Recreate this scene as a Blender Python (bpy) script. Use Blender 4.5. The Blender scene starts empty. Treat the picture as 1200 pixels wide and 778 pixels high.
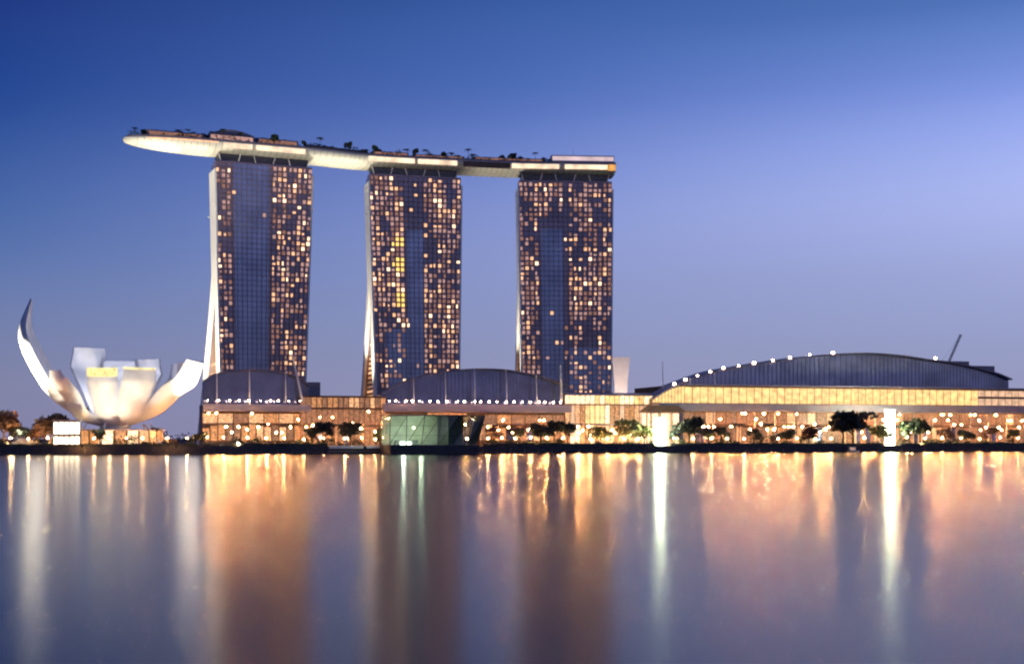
import bpy, math, random
from mathutils import Vector, Matrix
random.seed(7)
R = math.radians
scene = bpy.context.scene
col = scene.collection

# ------------------------------------------------------------------ camera, sky, sun, exposure
F, CAMH, YH = 1575.0, 8.0, 514.0           # focal length in photo pixels, camera height, horizon row
cam = bpy.data.cameras.new('camera')
cam.sensor_width = 36.0
cam.lens = F / 1200 * 36
cam.shift_y = (YH - 389) / 1200
cam.clip_start, cam.clip_end = 1.0, 60000
cam_o = bpy.data.objects.new('camera', cam)
cam_o.location = (0, 0, CAMH)
cam_o.rotation_euler = (R(90), 0, 0)
col.objects.link(cam_o)
scene.camera = cam_o

def lin(c):
    return tuple(((v / 255) / 12.92 if v / 255 <= 0.04045 else ((v / 255 + 0.055) / 1.055) ** 2.4) for v in c)

SUN_EL, SUN_ROT = R(1.5), R(100)
world = bpy.data.worlds.new('World')
scene.world = world
world.use_nodes = True
nt = world.node_tree
nt.nodes.clear()
tc = nt.nodes.new('ShaderNodeTexCoord')
sep = nt.nodes.new('ShaderNodeSeparateXYZ')
nt.links.new(tc.outputs['Generated'], sep.inputs[0])

def ramp(stops):
    r = nt.nodes.new('ShaderNodeValToRGB')
    r.color_ramp.interpolation = 'CARDINAL'
    el = r.color_ramp.elements
    while len(el) > 1:
        el.remove(el[-1])
    el[0].position, el[0].color = stops[0][0], (*lin(stops[0][1]), 1)
    for p, c in stops[1:]:
        e = el.new(p)
        e.color = (*lin(c), 1)
    nt.links.new(sep.outputs['Z'], r.inputs['Fac'])
    return r
zen = (14, 34, 92)
r_left = ramp([(0.0, (132, 132, 168)), (0.05, (126, 133, 171)), (0.125, (92, 117, 175)), (0.21, (47, 82, 155)), (0.291, (27, 55, 130)), (0.5, (17, 38, 100)), (1.0, zen)])
r_mid = ramp([(0.0, (150, 148, 184)), (0.07, (143, 151, 192)), (0.165, (133, 149, 210)), (0.235, (90, 118, 192)), (0.31, (57, 92, 163)), (0.55, (24, 50, 118)), (1.0, zen)])
r_right = ramp([(0.0, (156, 152, 188)), (0.067, (152, 160, 202)), (0.126, (164, 174, 225)), (0.18, (171, 185, 245)), (0.235, (135, 158, 232)), (0.293, (84, 119, 189)), (0.55, (40, 66, 132)), (1.0, zen)])
def mapr(lo, hi):
    m = nt.nodes.new('ShaderNodeMapRange')
    m.interpolation_type = 'LINEAR'
    m.inputs['From Min'].default_value, m.inputs['From Max'].default_value = lo, hi
    nt.links.new(sep.outputs['X'], m.inputs['Value'])
    return m
def mix(a, b, fac):
    m = nt.nodes.new('ShaderNodeMix')
    m.data_type = 'RGBA'
    nt.links.new(fac, m.inputs[0]); nt.links.new(a, m.inputs[6]); nt.links.new(b, m.inputs[7])
    return m.outputs[2]
g = mix(r_left.outputs[0], r_mid.outputs[0], mapr(-0.36, 0.0).outputs[0])
g = mix(g, r_right.outputs[0], mapr(0.0, 0.36).outputs[0])
sky = nt.nodes.new('ShaderNodeTexSky')
sky.sky_type = 'NISHITA'
sky.sun_disc = False
sky.sun_elevation = SUN_EL
sky.sun_rotation = SUN_ROT
bg1 = nt.nodes.new('ShaderNodeBackground'); bg1.inputs['Strength'].default_value = 0.97
bg2 = nt.nodes.new('ShaderNodeBackground'); bg2.inputs['Strength'].default_value = 0.003
nt.links.new(g, bg1.inputs['Color']); nt.links.new(sky.outputs[0], bg2.inputs['Color'])
add = nt.nodes.new('ShaderNodeAddShader')
nt.links.new(bg1.outputs[0], add.inputs[0]); nt.links.new(bg2.outputs[0], add.inputs[1])
wo = nt.nodes.new('ShaderNodeOutputWorld')
nt.links.new(add.outputs[0], wo.inputs['Surface'])

sl = bpy.data.lights.new('sun', 'SUN')
sl.energy, sl.angle, sl.color = 0.06, R(12), (1.0, 0.8, 0.75)      # the last afterglow: the sun is on the horizon
so = bpy.data.objects.new('sun', sl)
sd = Vector((math.sin(SUN_ROT) * math.cos(SUN_EL), math.cos(SUN_ROT) * math.cos(SUN_EL), math.sin(SUN_EL)))
so.rotation_euler = (-sd).to_track_quat('-Z', 'Y').to_euler()
col.objects.link(so)

vs = scene.view_settings
vs.view_transform, vs.look, vs.exposure, vs.gamma = 'Standard', 'None', 0.0, 1.0
vs.use_curve_mapping = False
scene.cycles.filter_width = 2.2
scene.cycles.max_bounces = 8
scene.cycles.transparent_max_bounces = 12
scene.cycles.sample_clamp_indirect = 0

# ------------------------------------------------------------------ helpers
class MB:
    """collects shapes; build() links them as ONE mesh object"""
    def __init__(s): s.v, s.f = [], []
    def quad(s, *p):
        n = len(s.v); s.v += [tuple(q) for q in p]; s.f.append(tuple(range(n, n + len(p)))); return s
    def hexa(s, b, t):
        n = len(s.v); s.v += [tuple(q) for q in b] + [tuple(q) for q in t]; k = len(b)
        s.f.append(tuple(n + i for i in reversed(range(k)))); s.f.append(tuple(n + k + i for i in range(k)))
        for i in range(k):
            j = (i + 1) % k; s.f.append((n + i, n + j, n + k + j, n + k + i))
        return s
    def box(s, x0, x1, y0, y1, z0, z1):
        return s.hexa([(x0, y0, z0), (x1, y0, z0), (x1, y1, z0), (x0, y1, z0)], [(x0, y0, z1), (x1, y0, z1), (x1, y1, z1), (x0, y1, z1)])
    def prism(s, poly, z0, z1):
        return s.hexa([(x, y, z0) for x, y in poly], [(x, y, z1) for x, y in poly])
    def tube(s, p0, p1, r0, r1=None, n=8):
        r1 = r0 if r1 is None else r1
        p0, p1 = Vector(p0), Vector(p1); d = (p1 - p0).normalized()
        a = d.orthogonal().normalized(); b = d.cross(a)
        c = [(math.cos(2 * math.pi * i / n), math.sin(2 * math.pi * i / n)) for i in range(n)]
        return s.hexa([p0 + a * x * r0 + b * y * r0 for x, y in c], [p1 + a * x * r1 + b * y * r1 for x, y in c])
    def ball(s, c, r, n=8, m=6, sz=1.0):
        rings = []
        base = len(s.v)
        for i in range(1, m):
            t = math.pi * i / m
            for k in range(n):
                a = 2 * math.pi * k / n
                s.v.append((c[0] + r * math.sin(t) * math.cos(a), c[1] + r * math.sin(t) * math.sin(a), c[2] + r * sz * math.cos(t)))
        top = len(s.v); s.v.append((c[0], c[1], c[2] + r * sz)); bot = len(s.v); s.v.append((c[0], c[1], c[2] - r * sz))
        for k in range(n):
            j = (k + 1) % n
            s.f.append((top, base + k, base + j)); s.f.append((bot, base + (m - 2) * n + j, base + (m - 2) * n + k))
            for i in range(m - 2):
                s.f.append((base + i * n + k, base + (i + 1) * n + k, base + (i + 1) * n + j, base + i * n + j))
        return s
    def loft(s, secs, close=True, caps=True):
        n = len(s.v); k = len(secs[0])
        for q in secs: s.v += [tuple(p) for p in q]
        for i in range(len(secs) - 1):
            for j in range(k if close else k - 1):
                j2 = (j + 1) % k
                s.f.append((n + i * k + j, n + i * k + j2, n + (i + 1) * k + j2, n + (i + 1) * k + j))
        if caps and close:
            s.f.append(tuple(n + j for j in reversed(range(k)))); s.f.append(tuple(n + (len(secs) - 1) * k + j for j in range(k)))
        return s
    def build(s, name, m, parent=None, smooth=False):
        me = bpy.data.meshes.new(name)
        me.from_pydata(s.v, [], s.f); me.update()
        if smooth:
            for p in me.polygons: p.use_smooth = True
        me.materials.append(m)
        o = bpy.data.objects.new(name, me); col.objects.link(o)
        if parent is not None: o.parent = parent
        return o

def tag(o, label=None, cat=None, group=None, kind=None):
    if label: o['label'] = label
    if cat: o['category'] = cat
    if group: o['group'] = group
    if kind: o['kind'] = kind
    return o
def empty(name, loc, rz, label, cat, group=None):
    o = bpy.data.objects.new(name, None); col.objects.link(o)
    o.location = loc; o.rotation_euler = (0, 0, rz)
    return tag(o, label, cat, group)
def copy_tree(o, parent=None):
    c = o.copy(); col.objects.link(c)
    if parent is not None: c.parent = parent
    for ch in list(o.children): copy_tree(ch, c)
    return c
ORD_ = ['first', 'second', 'third', 'fourth', 'fifth', 'sixth', 'seventh', 'eighth', 'ninth', 'tenth', 'eleventh', 'twelfth']

ORD = ORD_ + ['thirteenth', 'fourteenth', 'fifteenth', 'sixteenth', 'seventeenth', 'eighteenth', 'nineteenth', 'twentieth']
# materials
def mat(name, c, rough=0.6, metal=0.0, emit=None, es=0.0, var=0.15, scale=0.3, spec=0.5, bump=0.0):
    m = bpy.data.materials.new(name); m.use_nodes = True
    t = m.node_tree; b = t.nodes['Principled BSDF']
    b.inputs['Roughness'].default_value = rough; b.inputs['Metallic'].default_value = metal
    b.inputs['Specular IOR Level'].default_value = spec
    tcn = t.nodes.new('ShaderNodeTexCoord'); no = t.nodes.new('ShaderNodeTexNoise')
    no.inputs['Scale'].default_value = scale; no.inputs['Detail'].default_value = 5
    t.links.new(tcn.outputs['Object'], no.inputs['Vector'])
    cr = t.nodes.new('ShaderNodeValToRGB')
    cr.color_ramp.elements[0].position, cr.color_ramp.elements[1].position = 0.3, 0.7
    cr.color_ramp.elements[0].color = (*[v * (1 - var) for v in c], 1); cr.color_ramp.elements[1].color = (*[min(1, v * (1 + var)) for v in c], 1)
    t.links.new(no.outputs['Fac'], cr.inputs['Fac']); t.links.new(cr.outputs[0], b.inputs['Base Color'])
    if emit:
        b.inputs['Emission Color'].default_value = (*emit, 1); b.inputs['Emission Strength'].default_value = es
    if bump:
        bp = t.nodes.new('ShaderNodeBump'); bp.inputs['Strength'].default_value = bump
        t.links.new(no.outputs['Fac'], bp.inputs['Height']); t.links.new(bp.outputs[0], b.inputs['Normal'])
    return m
def lamp_mat(name, c, s, var=0.35, scale=0.5):
    """lit glass: the light behind it is uneven, so the emission is too"""
    m = mat(name, (0.05, 0.05, 0.05), 0.3, emit=c, es=s)
    t = m.node_tree; b = t.nodes['Principled BSDF']
    no = t.nodes.new('ShaderNodeTexNoise'); no.inputs['Scale'].default_value = scale; no.inputs['Detail'].default_value = 3
    tcn = t.nodes.new('ShaderNodeTexCoord'); t.links.new(tcn.outputs['Object'], no.inputs['Vector'])
    mr = t.nodes.new('ShaderNodeMapRange')
    mr.inputs['From Min'].default_value, mr.inputs['From Max'].default_value = 0.3, 0.7
    mr.inputs['To Min'].default_value, mr.inputs['To Max'].default_value = s * (1 - var), s * (1 + var)
    t.links.new(no.outputs['Fac'], mr.inputs['Value']); t.links.new(mr.outputs[0], b.inputs['Emission Strength'])
    return m

M = {}
M['white'] = mat('white_paint', (0.78, 0.78, 0.76), 0.45, var=0.05)
M['petal'] = mat('pale_fibre_shell', (0.82, 0.81, 0.80), 0.4, var=0.08, scale=0.15)
M['concrete'] = mat('concrete', (0.34, 0.33, 0.32), 0.8, var=0.2)
M['stone'] = mat('dark_wet_stone', (0.035, 0.035, 0.042), 0.6, var=0.4, scale=0.8, bump=0.3)
M['paving'] = mat('paving', (0.22, 0.2, 0.19), 0.7, var=0.2, scale=0.4)
M['land'] = mat('land', (0.05, 0.06, 0.05), 0.9, var=0.3, scale=0.02)
M['glass'] = mat('dark_blue_glass', (0.13, 0.15, 0.27), 0.10, metal=0.5, var=0.3, scale=0.1, spec=0.8)
M['expo_glass'] = mat('grey_glass', (0.30, 0.30, 0.40), 0.2, metal=0.4, var=0.3, scale=0.06)
M['facade'] = mat('facade_glass', (0.24, 0.18, 0.22), 0.22, metal=0.35, var=0.25, scale=0.08)
M['facade_blue'] = mat('facade_blue_glass', (0.20, 0.22, 0.32), 0.12, metal=0.6, var=0.25, scale=0.06, spec=0.6)
M['slab'] = mat('facade_ledge', (0.22, 0.15, 0.16), 0.6, var=0.15)
M['metal'] = mat('dark_metal', (0.06, 0.06, 0.07), 0.4, metal=0.6)
M['roof'] = mat('zinc_roof', (0.16, 0.145, 0.19), 0.45, metal=0.2, var=0.15, scale=0.1)
M['roof_pale'] = mat('pale_roof', (0.36, 0.33, 0.42), 0.5, var=0.1, scale=0.1)
M['canopy'] = mat('grey_canopy', (0.32, 0.29, 0.35), 0.5, var=0.12)
M['terracotta'] = mat('tan_render', (0.22, 0.13, 0.085), 0.7, var=0.15)
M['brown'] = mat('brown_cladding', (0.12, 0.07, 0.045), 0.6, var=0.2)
M['hull'] = mat('hull_cladding', (0.6, 0.6, 0.55), 0.4, var=0.05)
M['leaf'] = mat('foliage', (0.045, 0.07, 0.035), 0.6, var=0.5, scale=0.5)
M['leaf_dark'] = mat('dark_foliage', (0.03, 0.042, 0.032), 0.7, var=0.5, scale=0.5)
M['leaf_lit'] = mat('lamplit_foliage', (0.11, 0.12, 0.04), 0.6, var=0.4, scale=0.5)  # lamplight on the leaves is put into their colour
M['leaf_brown'] = mat('bronze_lit_foliage', (0.11, 0.06, 0.04), 0.6, var=0.4, scale=0.5)  # brown cast of warm light mixed into the leaf colour
M['bark'] = mat('bark', (0.06, 0.045, 0.035), 0.9, var=0.3)
M['win_dim'] = lamp_mat('window_curtained', (0.42, 0.19, 0.12), 0.7)
M['win_mauve'] = lamp_mat('window_mauve', (0.60, 0.33, 0.27), 0.9)
M['win_warm'] = lamp_mat('window_warm', (1.0, 0.52, 0.26), 1.35)
M['win_bright'] = lamp_mat('window_bright', (1.0, 0.62, 0.36), 2.6)
M['win_yellow'] = lamp_mat('window_yellow', (1.0, 0.62, 0.14), 1.6)
M['sh_orange'] = lamp_mat('shop_orange', (1.0, 0.42, 0.15), 0.62, 0.7, 0.9)
M['sh_warm'] = lamp_mat('shop_warm', (1.0, 0.50, 0.23), 0.95, 0.7, 0.9)
M['sh_cream'] = lamp_mat('shop_cream', (1.0, 0.70, 0.42), 1.6, 0.5, 0.7)
M['sh_dim'] = lamp_mat('shop_dim', (0.6, 0.28, 0.14), 0.45, 0.7, 0.9)
M['sh_brown'] = lamp_mat('shop_brown', (0.55, 0.24, 0.11), 0.6, 0.6, 0.7)
M['band'] = lamp_mat('lit_gallery', (1.0, 0.64, 0.24), 1.25, 0.35, 0.25)
M['band2'] = lamp_mat('lit_gallery_pink', (1.0, 0.60, 0.36), 0.85, 0.35, 0.25)
M['bulb'] = lamp_mat('lamp_globe', (1.0, 0.45, 0.16), 1500, 0.1)
M['bulb_white'] = lamp_mat('white_lamp', (1.0, 0.62, 0.38), 60, 0.1)
M['kiosk'] = lamp_mat('kiosk_panel', (1.0, 0.76, 0.48), 9, 0.7, 0.3)
M['downlight'] = lamp_mat('downlight', (1.0, 0.38, 0.12), 4200, 0.1)
M['beacon'] = lamp_mat('lantern_glass', (1.0, 0.86, 0.60), 280, 0.3)
M['strip'] = lamp_mat('hull_light_band', (1.0, 0.74, 0.50), 1.25, 0.35, 0.12)
M['amber'] = lamp_mat('amber_glass', (1.0, 0.46, 0.10), 0.8)
M['skyl'] = lamp_mat('yellow_skylight', (1.0, 0.85, 0.32), 1.1)
M['rust'] = mat('crane_paint', (0.16, 0.17, 0.24), 0.6)

# see-through glass with a reflecting skin
m = bpy.data.materials.new('clear_glass'); m.use_nodes = True; t = m.node_tree; t.nodes.clear()
o_ = t.nodes.new('ShaderNodeOutputMaterial'); mx = t.nodes.new('ShaderNodeMixShader'); tr = t.nodes.new('ShaderNodeBsdfTransparent'); gl = t.nodes.new('ShaderNodeBsdfGlossy'); fr = t.nodes.new('ShaderNodeFresnel')
tr.inputs[0].default_value = (0.56, 0.70, 0.66, 1); gl.inputs['Roughness'].default_value = 0.05; fr.inputs[0].default_value = 1.5
t.links.new(fr.outputs[0], mx.inputs[0]); t.links.new(tr.outputs[0], mx.inputs[1]); t.links.new(gl.outputs[0], mx.inputs[2]); t.links.new(mx.outputs[0], o_.inputs[0])
M['clear'] = m
# water: a long exposure averages the ripples into a steady spread of slopes
m = mat('bay_water', (0.004, 0.016, 0.045), 0.20, var=0.2, scale=0.01, spec=0.5)
b = m.node_tree.nodes['Principled BSDF']; b.inputs['IOR'].default_value = 1.2
M['water'] = m

# places: the shore runs from left (near) to right (farther)
A = Vector((-253.0, 663.0)); U = Vector((0.955, 0.2966)).normalized(); V = Vector((-U.y, U.x))
SHORE_RZ = math.atan2(U.y, U.x)
def S(px, t):
    a = (px - 600) / F
    D = (t + A.dot(V)) / (a * V.x + V.y)
    return Vector((a * D, D))
GZ = 3.5
class Fr:
    """a strip along the shore at inland offset t: local x from px0, z above the ground"""
    def __init__(s, px0, t): s.o = S(px0, t); s.t = t
    def X(s, px): return (S(px, s.t) - s.o).dot(U)
    def Z(s, px, py): return CAMH + (YH - py) * S(px, s.t).y / F - GZ
    def loc(s): return (s.o.x, s.o.y, GZ)
def P(px, py, D): return Vector(((px - 600) / F * D, D, CAMH + (YH - py) / F * D))

def spot(loc, target, power, angle, color=(1, 0.86, 0.66), blend=0.6, radius=0.6, parent=None, name='lamp_light'):
    l = bpy.data.lights.new(name, 'SPOT'); l.energy = power; l.spot_size = R(angle); l.spot_blend = blend; l.color = color; l.shadow_soft_size = radius
    o = bpy.data.objects.new(name, l); col.objects.link(o); o.location = loc
    o.rotation_euler = (Vector(target) - Vector(loc)).to_track_quat('-Z', 'Y').to_euler()
    return o
def point(loc, power, color=(1, 0.84, 0.6), radius=0.4, parent=None, name='lamp_light'):
    l = bpy.data.lights.new(name, 'POINT'); l.energy = power; l.color = color; l.shadow_soft_size = radius
    o = bpy.data.objects.new(name, l); col.objects.link(o); o.location = loc
    if parent is not None: o.parent = parent
    return o
def floodlight(loc, target, power, angle, label, color=(1, 0.86, 0.66), group=None, blend=0.6):
    """a ground floodlight: housing, bracket and lens, with its lamp"""
    d = Vector(target) - Vector(loc)
    r = empty('floodlight', loc, math.atan2(d.y, d.x) - math.pi / 2, label, 'floodlight', group)
    a = math.atan2(d.z, math.hypot(d.x, d.y))
    def rot(x, y, z): return (x, y * math.cos(a) - z * math.sin(a), y * math.sin(a) + z * math.cos(a) + 0.9)
    MB().hexa([rot(-.4, -.35, -.3), rot(.4, -.35, -.3), rot(.4, -.35, .3), rot(-.4, -.35, .3)], [rot(-.5, .3, -.4), rot(.5, .3, -.4), rot(.5, .3, .4), rot(-.5, .3, .4)]).build('housing', M['metal'], r)
    MB().box(-.6, .6, -.3, .3, 0, .12).box(-.62, -.54, -.06, .06, .12, .95).box(.54, .62, -.06, .06, .12, .95).build('bracket', M['metal'], r)
    MB().quad(rot(-.46, .31, -.36), rot(.46, .31, -.36), rot(.46, .31, .36), rot(-.46, .31, .36)).build('lens', M['bulb'], r)
    n = d.normalized()
    spot(Vector(loc) + Vector((0, 0, .9)) + n * 0.7, target, power, angle, color, blend)
    return r

# ------------------------------------------------------------------ the setting
def sheet(name, pts, m, z):
    return MB().quad(*[(x, y, z) for x, y in pts]).build(name, m)
tag(sheet('water', [(-9000, -400), (9000, -400), (9000, 12000), (-9000, 12000)], M['water'], 0.0), kind='structure')
def sp(s, t): return A + U * s + V * t
gp = [sp(-3000, 0.6), sp(4000, 0.6), sp(4000, 30000), sp(-3000, 30000)]
mb = MB().prism([(p.x, p.y) for p in gp], -2, GZ - 0.05)
tag(mb.build('ground', M['land']), kind='structure')
pp = [sp(-500, 0.3), sp(900, 0.3), sp(900, 46), sp(-500, 46)]
tag(sheet('promenade', [(p.x, p.y) for p in pp], M['paving'], GZ), kind='structure')

def along(s0, s1, t0, t1, z0, z1, mb):
    return mb.prism([tuple(sp(s0, t0)), tuple(sp(s1, t0)), tuple(sp(s1, t1)), tuple(sp(s0, t1))], z0, z1)
# quay wall with coping and fenders
q = empty('quay_wall', (A.x, A.y, 0), SHORE_RZ, 'long dark stone quay wall along the water below the promenade', 'quay wall')
MB().box(-500, 900, -0.2, 0.5, -2, 3.3).build('wall', M['stone'], q)
MB().box(-500, 900, -0.5, 0.9, 3.3, 3.75).build('coping', M['stone'], q)
mb = MB()
for s in range(-120, 760, 8): mb.box(s, s + .6, -.75, -.2, -.5, 3.0)
tag(mb.build('fender', M['metal'], q), kind='stuff')
# railing
rl = empty('quay_railing', (A.x, A.y, GZ), SHORE_RZ, 'thin dark metal railing along the quay edge', 'railing')
mb = MB()
for z in (0.35, 0.65, 1.1): mb.box(-120, 760, 1.12, 1.18, z, z + .05)
mb.build('rail', M['metal'], rl)
mb = MB()
for s in range(-120, 760, 2): mb.box(s, s + .08, 1.1, 1.2, 0.1, 1.12)
tag(mb.build('post', M['metal'], rl), kind='stuff')

# ------------------------------------------------------------------ foliage
def leaf_cloud(mb, c, rx, ry, rz, n, size, rnd, hollow=0.35):
    for _ in range(n):
        while True:
            x, y, z = rnd.uniform(-1, 1), rnd.uniform(-1, 1), rnd.uniform(-1, 1)
            d = x * x + y * y + z * z
            if hollow * hollow < d < 1: break
        p = Vector((c[0] + x * rx, c[1] + y * ry, c[2] + z * rz))
        a = Vector((rnd.gauss(0, 1), rnd.gauss(0, 1), rnd.gauss(0, .7))).normalized()
        b2 = a.orthogonal().normalized(); b2.rotate(Matrix.Rotation(rnd.uniform(0, 6.28), 3, a)); e = a.cross(b2)
        s = size * rnd.uniform(.6, 1.3)
        mb.quad(p - b2 * s, p - e * s * .5, p + b2 * s, p + e * s * .5)
def broad_tree(rnd, h, r, leaf):
    r *= rnd.choice([.7, .95, 1.15, .85]); k = rnd.choice([6, 9, 12])
    root = bpy.data.objects.new('broadleaf_tree', None)
    col.objects.link(root)
    tb = MB(); th = h * .42
    tb.tube((0, 0, -.1), (0.1, 0, th), .035 * h, .022 * h, 7)
    cb = MB()
    for i in range(k):
        a = i * 2.4 + rnd.uniform(-.4, .4); rr = r * rnd.uniform(.25, .68); z = h * rnd.uniform(.5, .86)
        c = (rr * math.cos(a), rr * math.sin(a), z)
        tb.tube((0.1, 0, th * rnd.uniform(.7, 1)), c, .014 * h, .004 * h, 5)
        leaf_cloud(cb, c, r * rnd.uniform(.3, .5), r * rnd.uniform(.3, .5), h * rnd.uniform(.1, .17), 75, .075 * h, rnd)
    leaf_cloud(cb, (rnd.uniform(-.2, .2) * r, 0, h * rnd.uniform(.72, .85)), r * .5, r * .5, h * .17, 90, .075 * h, rnd)
    tb.build('trunk', M['bark'], root); cb.build('crown', leaf, root)
    return root
def palm_tree(rnd, h, leaf):
    root = bpy.data.objects.new('palm_tree', None); col.objects.link(root)
    tb = MB(); lean = .05 * h
    tb.tube((0, 0, -.1), (lean * .4, 0, h * .5), .024 * h, .018 * h, 7); tb.tube((lean * .4, 0, h * .5), (lean, 0, h), .018 * h, .013 * h, 7)
    cb = MB()
    for i in range(15):
        a = i * 2.4; L = h * .42 * rnd.uniform(.8, 1.1); up = rnd.uniform(.1, .75)
        prev = Vector((lean, 0, h)); d = Vector((math.cos(a), math.sin(a), up)).normalized(); side = Vector((-math.sin(a), math.cos(a), 0))
        for k in range(5):
            nxt = prev + d * L / 5; w0, w1 = .055 * h * (1 - abs(k - 1.5) / 5), .055 * h * (1 - abs(k - .5) / 5) * (0 if k == 4 else 1)
            dr = Vector((0, 0, -w0 * .5))
            cb.quad(prev, prev + side * w0 + dr, nxt + side * w1 + dr, nxt); cb.quad(prev, nxt, nxt - side * w1 + dr, prev - side * w0 + dr)
            prev = nxt; d = (d + Vector((0, 0, -.33))).normalized()
    tb.build('trunk', M['bark'], root); cb.build('fronds', leaf, root)
    return root
rnd = random.Random(3)
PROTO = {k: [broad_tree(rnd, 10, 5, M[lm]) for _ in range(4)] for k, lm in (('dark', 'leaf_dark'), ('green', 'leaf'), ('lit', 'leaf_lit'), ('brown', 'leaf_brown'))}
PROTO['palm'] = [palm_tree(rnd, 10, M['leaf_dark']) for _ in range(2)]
PROTO['roofpalm'] = [palm_tree(rnd, 10, M['leaf'])]
used = set()
def plant(kind, loc, h, label, group, wide=1.0):
    lst = PROTO[kind]; p = lst[rnd.randrange(len(lst))]
    if p.name in used: o = copy_tree(p)
    else: used.add(p.name); o = p
    o.location = loc; s = h / 10; o.scale = (s * wide, s * wide, s); o.rotation_euler = (0, 0, rnd.uniform(0, 6.28))
    tag(o, label, 'palm tree' if 'palm' in kind else 'tree', group)
    return o

# dark hedges on the quay, either side of the glass pavilion
def hedge(px0, px1, t, h, label):
    fr = Fr(px0, t); w = fr.X(px1); mb = MB(); rr = random.Random(px0)
    n = int(w * 14)
    mb.box(.2, w - .2, .35, 1.3, 0, h * .72)
    for i in range(n):
        x = rr.uniform(0, w); hh = h * (.8 + .2 * math.sin(x * .35 + math.sin(x * .13) * 2))
        leaf_cloud(mb, (x, rr.uniform(.2, 1.5), rr.uniform(.1, 1) * hh), .5, .5, .4, 1, .42, rr)
    o = mb.build('hedge', M['leaf_dark']); o.location = fr.loc(); o.rotation_euler = (0, 0, SHORE_RZ)
    tag(o, label, 'hedge')
hedge(-30, 232, 4, 2.6, 'dark hedge on the quay in front of the petal shaped museum')
hedge(238, 384, 4, 2.7, 'dark hedge on the quay in front of the small blue glazed theatre')
hedge(566, 768, 4, 2.6, 'dark hedge on the quay between the glass pavilion and the bright lantern')
hedge(786, 1034, 4, 2.5, 'dark hedge on the quay between the two bright white lanterns')
hedge(1056, 1240, 4, 2.5, 'dark hedge on the quay at the far right, past the last lantern')

# far trees on the horizon: one mass
mb = MB(); rr = random.Random(11)
for i in range(900):
    s = rr.uniform(-900, 1500); t0 = rr.uniform(900, 1000)
    p = sp(s, t0); hh = 9 + 5 * math.sin(s * .02) + rr.uniform(-3, 3)
    leaf_cloud(mb, (p.x, p.y, GZ + hh * .5), 7, 7, hh * .6, 12, 1.9, rr, 0)
tag(mb.build('far_woods', M['leaf_dark']), 'dark woods along the horizon behind the buildings', 'woods', kind='stuff')

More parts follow.
